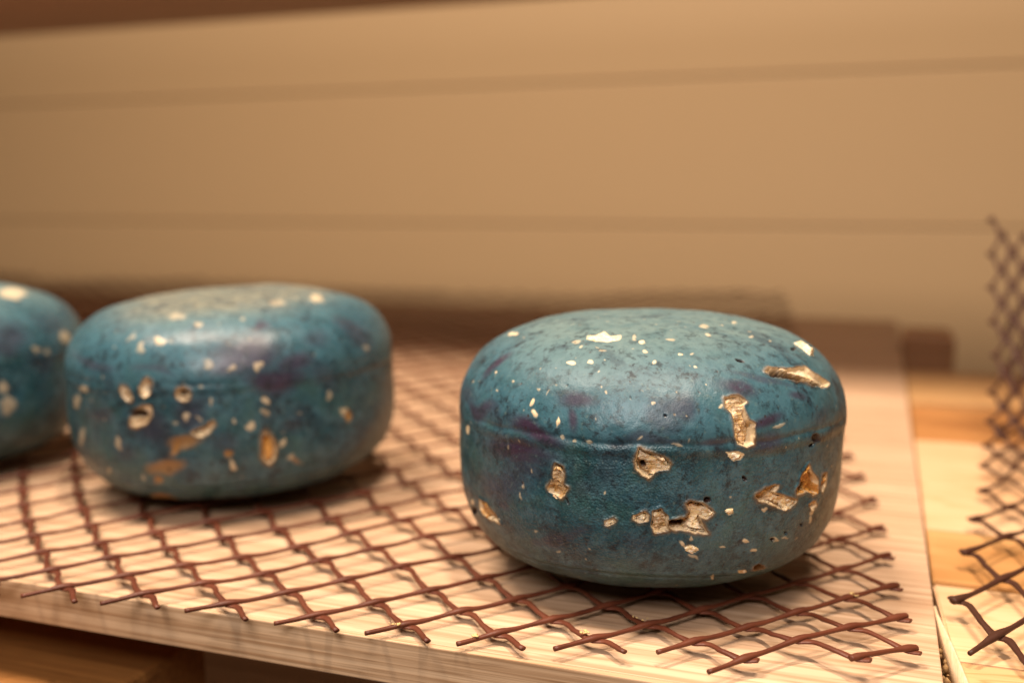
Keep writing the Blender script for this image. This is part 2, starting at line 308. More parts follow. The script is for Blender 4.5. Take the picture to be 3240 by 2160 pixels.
PURPLE1=[(-55.1,-57.8,96.5,6.2,3.9,-146,0.9),(-12.8,-82.2,92.3,6.7,2.2,174,0.8),(-13.7,-85.5,85.9,4.2,1.1,111,0.8),(-26.1,-85.1,76.1,9.3,2.5,178,1),(-33.8,-82.9,67.8,13.3,3.1,-176,1),(-30.7,-84.1,64.2,8.5,3.3,-173,0.8),(-46.9,-76.2,68.9,9.2,2.8,180,0.8),(50.5,-66.1,92.3,6.3,2.3,174,0.9),(72.3,-45.8,88.2,3.4,1.7,-178,0.7),(27.4,-81.2,87.9,5.2,3.1,-158,0.6),(62.2,-62.7,80.0,6.9,1.6,-173,0.9),(63.3,-63.2,70.7,6.0,3.3,173,0.7),(-47.0,-75.9,47.9,13.5,6.8,-162,0.55),(-15.2,-86.2,32.5,7.6,2.2,-160,0.7),(-45.1,-76.3,38.5,4.4,2.5,-156,0.6),(23.9,-84.6,81.8,3.9,2.3,90,0.4),(-59.1,-66.0,78.9,12.3,2.1,174,0.8),(-71.8,-50.8,81.8,12.2,3.2,180,0.5),(59.3,-54.1,96.0,11.4,1.5,167,0.5),(20.6,-86.6,75.7,9.3,1.1,179,0.5),(43.4,-77.7,76.1,5.0,1.3,-174,0.6),(-30.7,-84.1,57.3,6.6,4.1,-164,0.5),(-26.9,-82.2,28.3,3.6,1.7,-155,0.5),(80.6,-35.0,81.8,5.9,3.2,-150,0.4),(-6.3,-89.3,55.1,5.1,3.3,-171,0.25),(10.2,-87.8,36.7,4.8,2.6,-173,0.25)]
DARK1=[(41.1,-79.4,51.5,1.6,1.1,171,1),(54.5,-71.0,59.1,1.3,1.0,161,1),(79.4,-41.1,70.7,4.3,2.1,171,0.9),(78.2,-43.4,68.1,2.9,0.8,-174,0.8),(48.5,-52.0,103.5,2.2,1.1,160,1),(67.6,-17.8,104.2,3.2,1.0,-171,0.9),(-33.8,-82.8,52.2,0.9,0.7,111,0.8),(4.2,-88.8,41.4,0.8,0.6,179,0.6),(64.9,-58.7,32.1,1.3,0.8,152,0.9),(69.4,-54.0,33.9,1.1,0.7,151,0.6),(75.0,-46.1,35.0,1.3,0.5,166,0.8),(25.2,-83.2,84.9,0.7,0.5,0,0.5),(51.6,-67.8,88.8,1.6,0.3,94,0.8),(-12.5,-88.4,47.9,1.3,0.5,108,0.9),(-68.4,-52.8,28.3,8.3,1.9,-160,0.9)]
CREAM2=[(14.8,-85.6,97.4,4.3,2.8,161,1),(-33.3,-90.3,69.0,5.5,2.6,-169,0.9),(-44.1,-85.5,61.4,7.7,3.4,-168,0.7),(66.7,-69.4,62.9,3.1,2.5,142,1),(53.7,-79.8,53.3,1.8,1.6,94,0.8),(59.4,-75.6,50.2,2.6,2.1,158,1),(79.8,-53.8,59.1,3.2,2.6,156,0.45),(91.0,-31.0,49.5,3.4,2.8,-179,0.9),(70.7,-64.2,37.9,3.3,1.9,-154,0.9),(73.5,-58.7,28.9,3.3,2.1,-158,0.8),(49.8,-80.2,30.4,3.7,2.0,81,1),(-9.5,-95.4,42.2,4.6,2.5,77,0.75),(-43.2,-85.4,40.6,9.8,3.4,-138,0.7),(6.0,-90.3,92.9,3.1,2.0,111,0.6),(42.5,-84.3,84.6,3.2,1.7,158,0.5),(53.6,-78.7,81.7,2.0,1.9,172,0.8),(63.8,-70.7,81.3,2.8,2.4,176,0.9),(63.4,-4.6,110.4,9.6,4.3,-159,0.9),(31.7,-90.8,57.1,4.0,1.9,73,0.8),(44.0,-85.6,64.4,3.4,1.3,88,0.7),(87.5,-39.9,60.2,2.5,1.7,164,0.6),(94.8,-7.3,82.0,3.4,2.3,-174,0.5),(53.5,-29.3,111.2,7.0,5.5,-147,0.5),(49.3,-7.2,113.7,9.5,4.0,-145,0.45),(12.5,-67.9,108.5,7.2,4.3,154,0.5),(29.0,-72.1,104.4,2.7,1.9,121,0.6),(-3.5,-85.9,98.2,2.9,1.7,150,0.5),(66.1,-69.9,56.4,2.8,1.4,171,0.5),(26.2,-92.5,53.3,1.5,1.4,110,0.5),(37.1,-88.7,54.5,1.6,1.5,90,0.5),(78.2,-56.0,53.7,1.8,1.6,135,0.5),(6.3,-82.6,101.0,2.4,1.5,148,0.4),(21.3,-84.7,96.8,2.2,1.6,129,0.5),(-15.7,-94.9,61.4,3.9,2.5,75,0.4),(-26.5,-92.5,60.6,3.4,2.3,-164,0.4),(47.3,-58.3,105.9,2.2,2.1,-176,0.5),(86.1,-42.3,42.9,2.9,1.9,158,0.3),(1.3,-91.8,22.3,3.5,1.8,56,0.5),(42.8,-81.1,22.0,2.1,1.9,89,0.4),(-20.5,-90.7,25.2,4.5,1.8,54,0.6),(39.5,-56.4,4.1,4.1,1.5,92,0.4),(39.9,-87.5,72.5,1.3,1.3,90,0.6),(43.2,-38.2,112.1,4.9,3.8,71,0.35),(65.0,25.4,108.2,9.5,3.2,176,0.35)]
AMBER2=[(92.1,-27.2,45.6,3.6,2.7,89,0.8),(29.7,-91.2,43.3,8.5,3.5,-171,0.6),(24.4,-92.6,40.2,5.0,1.9,61,0.7),(17.2,-92.5,29.2,10.4,3.7,-169,0.6),(1.4,-75.7,6.6,10.3,6.6,57,1),(49.3,-81.7,36.4,2.1,1.9,159,0.7),(10.8,-90.9,21.6,3.0,2.0,-152,0.7),(65.5,-69.2,36.0,8.8,4.1,92,0.9),(74.4,-56.7,27.0,3.5,1.3,141,0.5)]
PURPLE2=[(58.8,-71.7,88.9,13.5,6.9,-174,0.8),(59.6,-58.8,100.3,4.6,2.6,-152,0.8),(76.3,-57.2,80.5,8.9,4.7,173,0.8),(70.5,-65.3,74.0,12.5,5.5,163,0.9),(35.3,-89.5,58.7,6.4,5.6,153,0.6),(13.6,-95.1,48.7,8.2,5.7,-173,0.6),(-21.9,-93.6,54.1,7.8,3.8,-170,0.5),(-27.1,-90.9,83.2,13.6,1.8,176,0.6),(14.5,-94.1,81.3,9.1,1.6,173,0.5),(89.8,-6.2,93.6,10.6,6.3,160,0.5),(85.6,-43.8,70.6,10.3,5.8,169,0.4),(48.2,-82.9,42.9,5.4,4.8,168,0.35),(-4.4,-95.1,35.3,7.5,3.9,-169,0.3),(81.6,-41.4,91.3,6.6,4.2,178,0.4),(76.1,-58.6,47.9,6.1,3.8,166,0.3)]
CREAM3=[(55.4,16.8,108.9,21.9,9.2,-159,0.9),(90.7,22.9,79.5,9.7,5.1,-179,0.8),(94.6,1.9,73.3,3.9,2.7,175,0.6),(94.2,-6.8,75.1,3.1,2.3,-179,0.8),(90.3,-29.5,55.0,4.9,4.3,157,0.7),(90.5,-27.7,43.8,6.8,5.8,111,0.6),(94.0,-1.1,37.8,5.6,3.8,154,0.35),(48.1,60.0,101.1,4.0,0.4,64,0.4),(89.9,-17.5,27.3,4.0,2.6,148,0.3)]
PURPLE3=[(89.9,-17.0,85.5,8.4,6.6,-162,0.6),(91.0,-22.7,78.8,5.7,5.2,-154,0.6),(94.9,-3.9,68.8,8.3,4.4,171,0.4),(88.0,15.2,89.5,11.1,4.9,-175,0.3)]
TORN2=[
 ('oval',(11.1, -95.5, 72.5),[(3.3, -0.4), (1.5, -3.8), (-1.0, -5.4), (-3.0, -3.5), (-3.3, 0.4), (-1.5, 4.2), (1.0, 5.4), (3.0, 3.5)],(1.8, 0.8, 1.2, 3.9)),
 ('pair',(-0.7, -96.2, 69.0),[(2.5, 1.5), (3.5, -1.5), (2.5, -3.5), (0.0, -3.5), (-2.5, -1.2), (-3.5, 1.9), (-2.5, 3.8), (0.0, 3.5)],(1.0, -0.4, 1.0, 3.1)),
 ('ring',(31.0, -91.1, 69.0),[(4.0, 0.0), (2.8, -2.3), (-0.3, -3.1), (-3.3, -1.9), (-4.3, 0.0), (-3.0, 2.3), (0.0, 3.1), (3.0, 1.9)],(-0.0, 0.4, 2.7, 1.2)),
 ('long',(7.6, -95.9, 57.1),[(6.5, 5.4), (6.5, 1.9), (2.8, -2.7), (-2.8, -5.8), (-6.8, -5.4), (-6.8, -1.5), (-2.8, 3.1), (2.5, 5.8)],(-2.5, 1.2, 4.6, 2.2)),
 ('crescent',(39.6, -87.6, 49.8),[(-6.8, -0.8), (-3.3, -0.0), (1.3, 1.5), (5.3, 3.8), (5.5, 2.3), (3.3, -1.5), (-0.8, -3.5), (-5.3, -3.1)],None),
 ('tongue',(65.5, -69.2, 36.0),[(3.5, -0.4), (3.0, -6.1), (0.7, -8.8), (-2.0, -5.8), (-3.2, 0.4), (-2.5, 6.1), (-0.3, 8.1), (2.3, 5.8)],None),
]
CH = [dict(c=(-.1007, .472, .008), R=.0895, h=.1157, zt=.065, n1=2.75, n2=3.7, t=(0, 0), seam=.0735),
      dict(c=(-.370, .533, .008), R=.0962, h=.1167, zt=.068, n1=2.77, n2=4.3, t=(.025, .025), seam=.074),
      dict(c=(-.59, .505, .008), R=.095, h=.114, zt=.064, n1=2.75, n2=3.7, t=(0, 0), seam=.073)]
def prof(k, n=700):
    t = np.linspace(1e-4, np.pi / 2, n)
    top = np.stack([k['R'] * np.sin(t) ** (2 / k['n1']), k['zt'] + (k['h'] - k['zt']) * np.cos(t) ** (2 / k['n1'])], 1)
    bot = np.stack([k['R'] * np.cos(t) ** (2 / k['n2']), k['zt'] - k['zt'] * np.sin(t) ** (2 / k['n2'])], 1)
    p = np.vstack([[[0, k['h']]], top, bot[1:]]); d = np.r_[0, np.cumsum(np.hypot(*np.diff(p, axis=0).T))]
    s = np.linspace(0, d[-1], n); q = np.stack([np.interp(s, d, p[:, 0]), np.interp(s, d, p[:, 1])], 1)
    g = np.gradient(q, axis=0); nr = np.stack([-g[:, 1], g[:, 0]], 1); nr /= np.linalg.norm(nr, axis=1)[:, None]
    return s, q, nr
def frame(n):
    e1 = np.array([-n[1], n[0], 0]); l = np.linalg.norm(e1); e1 = e1 / l if l > 1e-4 else np.array([1., 0, 0])
    return e1, np.cross(n, e1)
def snap(P, s, q, nr):                           # nearest point and normal on the surface of revolution
    th = np.arctan2(P[:, 1], P[:, 0]); r = np.hypot(P[:, 0], P[:, 1]); i = np.empty(len(P), int)
    for a in range(0, len(P), 4000):
        d = (r[a:a + 4000, None] - q[None, :, 0]) ** 2 + (P[a:a + 4000, 2, None] - q[None, :, 1]) ** 2; i[a:a + 4000] = d.argmin(1)
    c, sn = np.cos(th), np.sin(th)
    return np.stack([q[i, 0] * c, q[i, 0] * sn, q[i, 1]], 1), np.stack([nr[i, 0] * c, nr[i, 0] * sn, nr[i, 1]], 1)
def sdf(P, poly):                                # signed distance to polygon, negative inside
    poly = np.asarray(poly, float); d = np.full(len(P), 1e9); ins = np.zeros(len(P), bool)
    for a, b in zip(poly, np.roll(poly, -1, 0)):
        e = b - a; w_ = P - a; t = np.clip((w_ @ e) / max(e @ e, 1e-9), 0, 1)
        d = np.minimum(d, np.hypot(*(w_ - t[:, None] * e).T))
        cr = ((a[1] > P[:, 1]) != (b[1] > P[:, 1])) & (P[:, 0] < (b[0] - a[0]) * (P[:, 1] - a[1]) / (b[1] - a[1] if b[1] != a[1] else 1e-9) + a[0])
        ins ^= cr
    return np.where(ins, -d, d)
def hash_(s_): return sum((i + 3) * ord(ch) for i, ch in enumerate(s_))
def nrm_at(c, s, q, nr):
    return snap(np.array([c]), s, q, nr)[1][0]
DEPTH = {'slit': 1.8, 'flake': .6, 'top': .4, 'topright': .4, 'bottom': .8, 'tiny1': .8, 'tiny2': .7, 'tiny3': 1.2, 'small': 1.5, 'lowa': 1.8, 'edge': 2., 'leftlow': 2.5}
AMBER = {'amber': .85, 'edge': .7, 'small': .5, 'leftlow': .55, 'tall': .25, 'left': .35, 'mid': .2, 'slit': .15, 'right': .12, 'tongue': .75, 'lowb': .2, 'lowc': .12, 'tiny1': .5, 'hole': .4}
def brown_at(u, dk):
    if not dk: return np.zeros(len(u))
    r = np.zeros(len(u))
    for (x, y, a, b) in (dk if isinstance(dk, list) else [dk]):
        r = np.maximum(r, 1 - sstep(.75, 1.25, np.sqrt(((u[:, 0] - x) / a) ** 2 + ((u[:, 1] - y) / b) ** 2)))
    return r
def cheese(idx, label, torn, cream, purple, dark, amber, nth, nv, step, seed):
    k = CH[idx]; s, q, nr = prof(k)
    root = empty('blue_cheese', k['c'], (k['t'][1], -k['t'][0], 0)); tag(root, label, 'cheese', 'blue cheese wheels on the net')
    face = math.atan2(-k['c'][1], -k['c'][0])
    x = np.linspace(-1, 1, nth, endpoint=False); th = face + np.pi * (.62 * x + .38 * x ** 5)
    # rows: sparse at the pole and under the base
    sv = np.r_[np.linspace(.00005, .03, nv // 12), np.linspace(.03, s[-1] * .80, nv)[1:], np.linspace(s[-1] * .80, s[-1], nv // 10)[1:]]
    r = np.interp(sv, s, q[:, 0]); z = np.interp(sv, s, q[:, 1]); n0 = np.interp(sv, s, nr[:, 0]); n1 = np.interp(sv, s, nr[:, 1])
    P = np.stack([r[:, None] * np.cos(th), r[:, None] * np.sin(th), z[:, None] + 0 * th], -1).reshape(-1, 3)
    N = np.stack([n0[:, None] * np.cos(th), n0[:, None] * np.sin(th), n1[:, None] + 0 * th], -1).reshape(-1, 3)
    S = np.repeat(sv, nth); m = len(P); sd_ = seed * 31
    disp = fbm(P, 22, 2, sd_) * (.0012, .0022, .0018)[idx] - (0, .0035, .001)[idx] * np.exp(-(S / .055) ** 2) + fbm(P, 90, 2, sd_ + 3) * .00032 + fbm(P, 420, 2, sd_ + 5) * .00010
    # mould seam: groove, then a raised lip below it
    ss = np.interp(-k['seam'], -q[:, 1], s); wob = noise(P, 40, sd_ + 9) * .0009 + noise(P, 160, sd_ + 8) * .0005
    dv = S - ss + wob; amp = .55 + .45 * noise(P, 30, sd_ + 11)
    amp2 = np.clip(.35 + .8 * noise(P, 26, sd_ + 12), 0, 1)
    disp += -.0005 * amp2 * np.exp(-(dv / .0012) ** 2) + .00035 * amp * np.exp(-((dv - .0030) / .0018) ** 2) - .0003 * amp2 * np.exp(-((dv - .0062) / .0016) ** 2) + .0006 * np.exp(-((dv + .006) / .005) ** 2) * amp
    lip = np.where(dv < 0, .0006 * np.exp(-(dv / .011) ** 2), -.0003 * np.exp(-(dv / .022) ** 2) + .0009 * np.exp(-(dv / .0042) ** 2)) * (.35 + .3 * noise(P, 24, sd_ + 14)); disp += lip
    sb = np.interp(-.016, -q[:, 1], s); dv = S - sb + wob
    disp += -.0005 * np.exp(-(dv / .0009) ** 2) + .0003 * np.exp(-((dv + .003) / .0015) ** 2)
    cl = sstep(ss - .002, ss + .004, S) * (.55 + .45 * noise(P, 35, sd_ + 21)); cl = np.clip(cl, 0, 1)
    du = .05 + .66 * sstep(.098, .050, S + .010 * noise(P, 30, sd_ + 23)); tn = np.full(m, .9 if idx == 1 else .15) * sstep(.085, .055, S + .012 * noise(P, 45, sd_ + 24))
    cm = np.zeros(m); pm = np.zeros(m); dm = np.zeros(m); am = np.zeros(m)
    W = np.stack([noise(P, 160, 71 + seed), noise(P, 160, 72 + seed), noise(P, 160, 73 + seed)], 1) * .0009 + np.stack([noise(P, 600, 74 + seed), noise(P, 600, 75 + seed), noise(P, 600, 76 + seed)], 1) * .0005
    Wp = np.stack([noise(P, 60, 81 + seed), noise(P, 60, 82 + seed), noise(P, 60, 83 + seed)], 1) * .006
    def mark(out, L, warp, soft, fn=None, bulge=0, pitd=0):
        nonlocal disp
        for (x_, y_, z_, a, b, ang, st) in L:
            c = np.array((x_, y_, z_)) / 1e3; R_ = max(a, b) * 2.2 / 1e3 + .006
            i = np.where(((P - c) ** 2).sum(1) < R_ * R_)[0]
            if not len(i): continue
            e1, e2 = frame(nrm_at(c, s, q, nr)); d = P[i] + warp[i] - c; g = math.radians(ang)
            u = (d @ e1 * math.cos(g) + d @ e2 * math.sin(g)) / (a / 1e3); v = (-d @ e1 * math.sin(g) + d @ e2 * math.cos(g)) / (b / 1e3)
            rr = np.hypot(u, v); val = st * (1 - sstep(1 - soft, 1 + soft, rr)); out[i] = np.maximum(out[i], val)
            if bulge or pitd: disp[i] += (bulge - pitd) * (1 - sstep(.4, 1.05, rr)) * min(1., max(a, b) / 1.5)
    cs = (1, .76, .8)[idx]; mark(cm, [(*g_[:3], g_[3] * cs, g_[4] * cs, g_[5], g_[6] * (1, .58, .6)[idx]) for g_ in cream if idx == 0 or g_[6] >= .5], W * 1.3 if idx == 0 else W * 1.6 + np.stack([noise(P, 330, 61), noise(P, 330, 62), noise(P, 330, 63)], 1) * .0016, .28, bulge=.00018); mark(pm, [(*g_[:3], g_[3] * 1.2, g_[4] * 1.25, g_[5], min(1, g_[6] * 1.02)) for g_ in purple], Wp, .65); mark(dm, dark, W, .25, pitd=.0022); mark(am, amber, W, .5, pitd=.0008)
    # many tiny flecks and pinholes, scattered
    rg = np.random.default_rng(seed + 50)
    for out, cnt, lo, hi, smin, smax, pd in ((cm, 130, .2, .5, .15, .6, 0), (dm, 150, .25, .6, .35, .9, .0006)):
        tt = face + rg.uniform(-1.6, 1.6, cnt); sv2 = rg.uniform(.02, s[-1] * .78, cnt)
        rr_ = np.interp(sv2, s, q[:, 0]); zz = np.interp(sv2, s, q[:, 1])
        mark(out, [(rr_[i] * math.cos(tt[i]) * 1e3, rr_[i] * math.sin(tt[i]) * 1e3, zz[i] * 1e3, rg.uniform(lo, hi) * rg.choice([1, 1, 2.2]), rg.uniform(lo, hi), rg.uniform(0, 180), rg.uniform(smin, smax)) for i in range(cnt)], W, .4, pitd=pd)
    for (nm, c, poly, dk) in torn:
        c = np.array(c) / 1e3; n = nrm_at(c, s, q, nr); e1, e2 = frame(n); poly = np.array(poly); R_ = (np.abs(poly).max() + 5) / 1e3 * 1.4
        i = np.where(((P - c) ** 2).sum(1) < R_ * R_)[0]; d = (P[i] + W[i] * .7 - c) * 1e3
        u = np.stack([d @ e1, d @ e2], 1); D = sdf(u, poly); dep = DEPTH.get(nm, 4.6)
        disp[i] += (-dep * sstep(.25, -1.0, D) * (1 if dep > 1 else .9) - 3.2 * brown_at(u, dk) + (.45 + .35 * noise(P[i], 200, 92)) * np.exp(-((D - .7) / .6) ** 2) * (dep > 1)) / 1e3
        cm[i] = np.maximum(cm[i], sstep(.35, 0, D) * .9 * (nm not in ('hole',))); am[i] = np.maximum(am[i], .55 * np.exp(-(np.maximum(D, 0) / (.85 + .65 * noise(P[i], 220, 91))) ** 2) * (dep > 1)); dm[i] = np.maximum(dm[i], np.maximum(brown_at(u, dk), .28 * (dep > 1) * np.exp(-((D - .5) / .55) ** 2) * sstep(-.1, .5, noise(P[i], 260, 93))))
    V = P + N * disp[:, None]
    low = V[:, 2] < .0; V[low, 2] = 0.0
    nr_ = len(sv); I = np.arange(nr_ * nth).reshape(nr_, nth)
    F = np.stack([I[:-1], I[1:], np.roll(I, -1, 1)[1:], np.roll(I, -1, 1)[:-1]], -1).reshape(-1, 4)
    pole = V[:nth].mean(0)[None]; Vx = np.vstack([V, pole])
    # close the pole with a ring of thin quads folded to triangles
    me = mesh('rind', Vx, np.vstack([F, np.stack([I[0], np.roll(I[0], -1), np.full(nth, m), np.full(nth, m)], 1)])) if False else mesh('rind', V, F)
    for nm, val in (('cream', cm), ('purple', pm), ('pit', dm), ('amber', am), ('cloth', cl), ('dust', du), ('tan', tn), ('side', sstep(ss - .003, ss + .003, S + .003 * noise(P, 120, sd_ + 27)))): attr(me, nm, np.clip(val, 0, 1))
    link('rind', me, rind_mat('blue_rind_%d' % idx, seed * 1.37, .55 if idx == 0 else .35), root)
    # torn openings where the paste shows: each a rough patch set into its pit
    for (nm, c, poly, dk) in torn:
        c = np.array(c) / 1e3; n = nrm_at(c, s, q, nr); e1, e2 = frame(n); poly = np.array(poly)
        lo = poly.min(0) - .8; hi = poly.max(0) + .8; nx = int((hi[0] - lo[0]) / step) + 2; ny = int((hi[1] - lo[1]) / step) + 2
        gx, gy = np.meshgrid(np.linspace(lo[0], hi[0], nx), np.linspace(lo[1], hi[1], ny)); u = np.stack([gx.ravel(), gy.ravel()], 1)
        B, NN = snap(c + (u[:, :1] * e1 + u[:, 1:] * e2) / 1e3, s, q, nr)
        for _ in range(3):                       # slide along the surface so the tangent coordinates stay true
            dd = (B - c) * 1e3; er = u - np.stack([dd @ e1, dd @ e2], 1); B, NN = snap(B + (er[:, :1] * e1 + er[:, 1:] * e2) / 1e3 * .9, s, q, nr)
        Wq = np.stack([noise(B, 260, 5 + seed), noise(B, 260, 6 + seed)], 1) * .8 + np.stack([noise(B, 800, 7 + seed), noise(B, 800, 8 + seed)], 1) * .5; rt = np.random.default_rng(abs(hash_(nm))); ta = rt.uniform(0, 6.28); tilt = (u @ np.array((math.cos(ta), math.sin(ta)))) / max(2., np.abs(poly).max())
        D = sdf(u + Wq, poly); dep = DEPTH.get(nm, 3.6); br = brown_at(u + Wq * .8, dk); gap = np.exp(-((D + .35) / .55) ** 2) * sstep(-.25, .35, noise(B, 170, 41 + seed)) * (dep > 1); br = np.maximum(br, .45 * gap)  # gap: shadow line inside the torn rim, painted brown
        of = rt.uniform(-1, 1, 3); rid = 1 - np.abs(fbm(B * (1 + .4 * of) + of, 210, 3, 11 + seed)) * 2.6; rid2 = 1 - np.abs(fbm(B, 800, 2, 13 + seed)) * 2
        flat = dep < 1
        if nm == 'slit': rid = .5 + .25 * rid; rid2 = .4 + .2 * rid2
        if flat: h = .25 + .45 * rid * sstep(0, -1, D) + .2 * rid2 - .5 * sstep(-.5, .3, D)
        else: h = -.62 * dep * sstep(.3, -1.6, D) + (1.35 * rid + .45 * rid2 - .5 + 2.0 * tilt) * sstep(.2, -.8, D) * min(1, dep / 2.5) + .25 * np.exp(-((D + .4) / .4) ** 2) - 3.4 * brown_at(u + Wq * .8, dk) - 2.4 * gap
        if nm == 'topright': h = h + 1.8 * sstep(.2, -1.2, D)
        am_ = np.clip(.8 * AMBER.get(nm, .12) + .55 * sstep(.1, -.9, -rid * .8 + .1) * AMBER.get(nm, .15) * 2 + .4 * sstep(-.6, -2.6, h) + .25 * np.exp(-((D + .2) / .35) ** 2), 0, 1) * (.35 if flat else 1)
        Vq = B + NN * (h / 1e3)[:, None]; keep = (D < .35).reshape(ny, nx)
        I2 = np.arange(nx * ny).reshape(ny, nx); kk = keep[:-1, :-1] & keep[1:, :-1] & keep[1:, 1:] & keep[:-1, 1:]
        F2 = np.stack([I2[:-1, :-1], I2[:-1, 1:], I2[1:, 1:], I2[1:, :-1]], -1)[kk]
        used = np.unique(F2); rm = np.full(nx * ny, -1); rm[used] = np.arange(len(used))
        me = mesh('torn_paste', Vq[used], rm[F2]); attr(me, 'amber', am_[used]); attr(me, 'brown', np.clip(br, 0, 1)[used])
        link('torn_paste', me, M_paste, root)
    return root
TORN = [(n, c, p, ([(-12 + 2.4 * q_, 3.9 - .86 * q_, 3.2, 1.5) for q_ in range(12)] if n == 'slit' else d)) if n != 'topright' else
        (n, c, [(-2.4, -4.6), (-.6, -4.0), (2.4, -4.8), (1.7, -1.2), (1.3, 2.2), (.1, 4.6), (-.9, 3.2), (-1.2, -.5)], None) for (n, c, p, d) in TORN]
cheese(0, 'blue cheese wheel with jagged torn golden holes, rightmost and nearest of the three', TORN, CREAM1, PURPLE1, DARK1, [], 1000, 420, .3, 1)
cheese(1, 'blue cheese wheel with dusty top tinted by the tan wall and purple bloom, middle of the three', TORN2, CREAM2, PURPLE2, [], AMBER2, 520, 200, .6, 2)
cheese(2, 'blue cheese wheel cut off by the left edge of the picture', [], CREAM3, PURPLE3, [], [], 300, 120, 1, 3)

# ------------------------------------------------------------------ plastic nets
def strand(path, nrmv, wr, hr, sides, name, parent, mat):
    P = np.asarray(path); T = np.gradient(P, axis=0); T /= np.linalg.norm(T, axis=1)[:, None]
    Sd = np.cross(T, nrmv); Sd /= np.linalg.norm(Sd, axis=1)[:, None]; U = np.cross(Sd, T)
    a = np.linspace(0, 2 * np.pi, sides, endpoint=False)
    V = P[:, None] + Sd[:, None] * (np.cos(a)[None, :, None] * wr[:, None, None]) + U[:, None] * (np.sin(a)[None, :, None] * hr[:, None, None])
    n = len(P); I = np.arange(n * sides).reshape(n, sides)
    F = [tuple(f) for f in np.stack([I[:-1], np.roll(I[:-1], -1, 1), np.roll(I[1:], -1, 1), I[1:]], -1).reshape(-1, 4)]
    V = V.reshape(-1, 3); F += [tuple(I[0][::-1]), tuple(I[-1])]
    me = bpy.data.meshes.new(name); me.from_pydata(V.tolist(), [], F)
    return link(name, me, mat, parent)
def net(root, xy, surf, nodes, tailsA, tailsB, rad, lod, seed, mat=None):
    rg = np.random.default_rng(seed)
    jit = {}
    def nd(i, j): return xy(np.atleast_1d(np.asarray(i, float)), np.atleast_1d(np.asarray(j, float)))
    def run(keys, fam):                          # keys: consecutive lattice coordinates (floats allowed at the ends)
        pts = []; wr = []; hr = []; off = []
        det = max(lod(nd(*k)[0]) for k in keys); st = (4, 6, 10)[det]; sides = (5, 6, 10)[det]
        ph = rg.uniform(0, 6.28)
        for a, b in zip(keys[:-1], keys[1:]):
            for t in np.linspace(0, 1, st, endpoint=False): pts.append((a, b, t))
        pts.append((keys[-2], keys[-1], 1.))
        A_ = np.array([p[0] for p in pts]); B_ = np.array([p[1] for p in pts]); T_ = np.array([p[2] for p in pts])
        i = A_[:, 0] + (B_[:, 0] - A_[:, 0]) * T_; j = A_[:, 1] + (B_[:, 1] - A_[:, 1]) * T_
        f = j if fam else i; near = f - np.round(f); whole = np.exp(-(near / .20) ** 2)     # distance to the nearest knot, in cells
        if fam: i = i + np.where(near > 0, .12, .03) * np.tanh(near / .13) * np.exp(-(near / .36) ** 2)               # B strands ride along the A strand inside each knot
        else: j = j + .006 * np.sin(2 * np.pi * f)
        uv = nd(i, j); lump = 1 + .06 * np.sin(f * 9 + ph) + rg.uniform(-.03, .03, len(f))
        if fam: wr = rad * (1.0 + .75 * whole) * lump; hr = rad * (.72 - .12 * whole) * lump; off = -rad * .55 * whole
        else: wr = rad * (.78 + .62 * whole) * lump; hr = rad * (.76 + .3 * whole) * lump; off = rad * .45 * whole
        P, N = surf(uv); P = P + N * np.array(off)[:, None]
        strand(P, N, np.array(wr), np.array(hr), sides, 'strand', root, mat or M_net)
    Is = sorted({i for i, j in nodes}); Js = sorted({j for i, j in nodes})
    for fam, lines in ((0, Js), (1, Is)):
        for l in lines:
            seq = sorted((n for n in nodes if (n[1] if fam == 0 else n[0]) == l))
            cur = []
            def flush():
                if not cur: return
                ks = [tuple(map(float, c)) for c in cur]
                if fam == 0:
                    ks = [(ks[0][0] - tailsA(cur[0]), ks[0][1])] + ks + [(ks[-1][0] + .14, ks[-1][1])]
                else:
                    ks = [(ks[0][0], ks[0][1] - .14)] + ks + [(ks[-1][0], ks[-1][1] + tailsB(cur[-1]))]
                run(ks, fam)
            for n in seq:
                if cur and (n[fam] - cur[-1][fam] != 1): flush(); cur = []
                cur.append(n)
            flush()
NETM = np.array([[-0.238653, 0.372887], [0.019763, 0.002374], [-0.003181, 0.018555], [-1.7e-05, 6.6e-05], [0.00014, -0.000127], [-2e-05, 0.000536]])
RES = [(0,0,0.3,2.6),(0,1,0.6,1.8),(1,0,-0.1,2.2),(1,1,1.8,0.3),(1,2,0.5,-0.9),(2,0,0.0,1.6),(2,1,1.9,-0.3),(2,2,1.4,-1.3),(3,0,0.5,1.3),(3,1,0.8,-0.7),(3,2,1.3,-2.8),(3,3,0.6,-3.9),(3,4,-0.4,-5.8),(4,3,0.7,-1.4),(4,4,0.1,-1.8),(4,5,-0.3,-1.8),(5,4,-0.0,0.2),(5,5,-1.9,1.0),(7,4,0.1,1.8),(8,4,0.7,0.7),(6,5,-0.1,3.1),(7,5,-0.0,1.2),(5,6,-3.8,2.5),(6,6,-1.1,3.2),(9,4,-0.6,-0.8),(8,5,-0.2,-3.6),(7,6,1.2,-1.3),(6,7,0.8,0.2),(5,7,2.1,3.0),(10,3,-1.4,0.4),(11,2,1.1,-0.2),(-1,0,-0.9,1.4),(2,3,-0.7,-4.0),(-2,-1,-0.9,0.9),(-3,-2,0.8,-0.1),(-2,-2,-3.5,1.6),(-3,-3,-0.6,-0.4),(-3,-4,3.0,-1.6),(-3,-5,1.3,-1.5),(-3,-6,2.9,-4.5),(-2,-3,-1.6,1.5),(-2,-4,-0.7,0.8),(-2,-5,-0.3,0.6),(-1,-1,0.4,1.0),(-1,-2,0.2,-0.3),(-1,-3,-1.9,1.6),(-1,-4,-1.8,2.0),(-1,-5,-2.2,0.7)]
